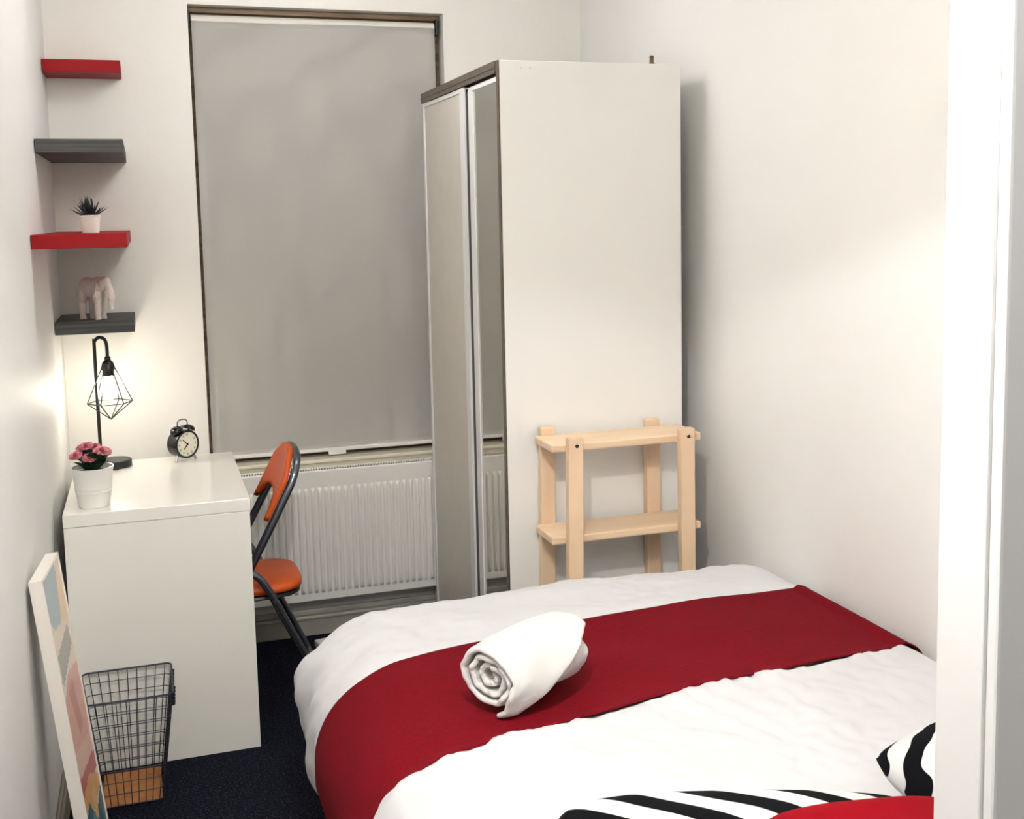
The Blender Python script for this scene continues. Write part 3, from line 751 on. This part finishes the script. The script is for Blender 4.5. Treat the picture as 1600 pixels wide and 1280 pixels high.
# ------------------------------------------------------------------ leaning picture
NT, FT, NB_, FB = Vector((.035, -1.620, .788)), Vector((.053, -1.396, .788)), Vector((.119, -1.612, .0015)), Vector((.137, -1.388, .0015))
t = thing('framed_picture', 'abstract pastel picture in a white box frame leaning on the left wall', 'picture', NB_)
nrm = (FT-NT).cross(NB_-NT).normalized()
if nrm.x < 0: nrm = -nrm
TH = .028
def fp(u, v, d=0): return NT+(FT-NT)*u+(NB_-NT)*v+(FB-FT-NB_+NT)*u*v+nrm*d-NB_
def slab(bb, u0, u1, v0, v1, d0, d1):
    V = [bb.verts.new(fp(u, v, d_)) for d_ in (d0, d1) for u, v in ((u0, v0), (u1, v0), (u1, v1), (u0, v1))]
    for f in ((0, 1, 2, 3), (4, 7, 6, 5), (0, 4, 5, 1), (1, 5, 6, 2), (2, 6, 7, 3), (3, 7, 4, 0)): bb.faces.new([V[i] for i in f])
fu, fv = .02, .008
for dm in ((0, fu, 0, 1), (1-fu, 1, 0, 1), (fu, 1-fu, 0, fv), (fu, 1-fu, 1-fv, 1)):
    b = nb(); slab(b, *dm, -TH, 0); obj('frame_bar', b, 'frame_white', t)
b = nb(); slab(b, fu, 1-fu, fv, 1-fv, -TH+.002, -.004); obj('backing', b, 'frame_white', t)
pm = bpy.data.materials.new('abstract_print'); pm.use_nodes = True; nt = pm.node_tree; pb = nt.nodes['Principled BSDF']
ca = nt.nodes.new('ShaderNodeVertexColor'); ca.layer_name = 'print'; nt.links.new(ca.outputs[0], pb.inputs['Base Color'])
pb.inputs['Roughness'].default_value = .5; pb.inputs['Coat Weight'].default_value = .6; pb.inputs['Coat Roughness'].default_value = .03; pb.inputs['Coat IOR'].default_value = 1.35; pb.inputs['Specular IOR Level'].default_value = .1
def inside(p, poly):
    c = False; n_ = len(poly)
    for i in range(n_):
        (x1, y1), (x2, y2) = poly[i], poly[i-1]
        if (y1 > p[1]) != (y2 > p[1]) and p[0] < (x2-x1)*(p[1]-y1)/(y2-y1)+x1: c = not c
    return c
polys = [([(0, .30), (1, .33), (1, .56), (0, .52)], (222, 172, 158)), ([(0, .33), (1, .20), (1, .23), (0, .37)], (228, 222, 212)),
         ([(.1, .23), (.85, .20), (.9, .27), (.15, .32)], (170, 168, 158)), ([(0, .0), (.75, 0), (.8, .10), (.55, .17), (.2, .16), (0, .10)], (168, 182, 188)),
         ([(.75, .04), (1, .06), (1, .18), (.8, .19), (.6, .17)], (232, 206, 172)), ([(.3, .36), (.6, .34), (.7, .5), (.5, .52)], (206, 152, 140)),
         ([(0, .52), (1, .56), (1, .62), (0, .60)], (226, 188, 168)), ([(0, .60), (1, .62), (1, .68), (0, .66)], (196, 110, 104)), ([(0, .66), (.5, .64), (1, .70), (1, .74), (0, .74)], (230, 176, 120)),
         ([(0, .72), (.3, .70), (.5, .78), (1, .74), (1, .86), (0, .88)], (66, 116, 128)), ([(.3, .76), (.55, .74), (.6, .84), (.35, .85)], (122, 160, 172)), ([(.5, .70), (.7, .70), (.65, .80), (.5, .78)], (236, 190, 132)),
         ([(0, .88), (1, .86), (1, 1), (0, 1)], (206, 158, 140)), ([(.2, .9), (.6, .87), (.5, 1), (.1, 1)], (120, 128, 128)), ([(0, .80), (.25, .82), (.2, .87), (0, .87)], (40, 84, 98))]
b = nb(); NU, NV = 40, 140; G = [[b.verts.new(fp(fu+(1-2*fu)*i/NU, fv+(1-2*fv)*j/NV, -.003)) for j in range(NV+1)] for i in range(NU+1)]
for i in range(NU):
    for j in range(NV): b.faces.new((G[i][j], G[i][j+1], G[i+1][j+1], G[i+1][j]))
pr_ = obj('print', b, pm, t)
me = pr_.data; at_ = me.color_attributes.new('print', 'FLOAT_COLOR', 'CORNER')
for p in me.polygons:
    i, j = divmod(p.index, NV); uv = ((i+.5)/NU, (j+.5)/NV); col = (230, 214, 196)
    for po, cc in polys:
        if inside(uv, po): col = cc
    for li in p.loop_indices: at_.data[li].color = lin(col)

# ------------------------------------------------------------------ small white plug block on the carpet
t = thing('plug_block', 'small white plastic plug block on the carpet behind the bed', 'plug', (.83, -.16, 0), math.radians(12))
b = nb(); box(b, -.035, .035, -.03, .03, 0, .026, .004); obj('body', b, 'trimw', t)
b = nb(); tube(b, [(.035, 0, .012), (.07, .01, .006), (.16, .04, .005), (.26, .06, .005)], .0035, 8, 6); obj('cable', b, 'trimw', t)

# ------------------------------------------------------------------ ceiling lamp fittings (above the frame); desk-end and hallway ones are added fill
for nm, loc, lb in (('pendant_or_fill_lamp', (.53, -3.06, CH), 'bare pendant ceiling lamp over the bed'), ('pendant_or_fill_lamp', (.80, -1.02, CH), 'added fill lamp on the ceiling above the desk end'), ('pendant_or_fill_lamp', (.62, -4.15, CH), 'added fill lamp on the hallway ceiling')):
    t = thing(nm, lb, 'lamp', loc)
    b = nb(); lathe(b, [(.001, -.001), (.05, -.001), (.05, -.02), (.01, -.03), (.001, -.03)], 24, cap=False); obj('ceiling_rose', b, 'trimw', t)
    if -3.5 < loc[1] < -2:          # pendant: cord, holder and a glowing fabric shade open below
        b = nb(); tube(b, [(0, 0, -.03), (0, 0, -.215)], .003, 8, 1); obj('cord', b, 'trimw', t)
        b = nb(); lathe(b, [(.014, -.215), (.016, -.235), (.014, -.255)], 16); obj('bulb_holder', b, 'trimw', t)
        sm_ = bpy.data.materials.new('glowing_shade'); sm_.use_nodes = True; pb = sm_.node_tree.nodes['Principled BSDF']
        pb.inputs['Base Color'].default_value = (.85, .82, .76, 1); pb.inputs['Roughness'].default_value = .9
        pb.inputs['Emission Color'].default_value = (1, .96, .90, 1); pb.inputs['Emission Strength'].default_value = 19
        b = nb(); lathe(b, [(.05, -.215), (.085, -.30), (.120, -.379)], 40, cap=False); bmesh.ops.solidify(b, geom=b.faces[:], thickness=.002); obj('lamp_shade', b, sm_, t, True)
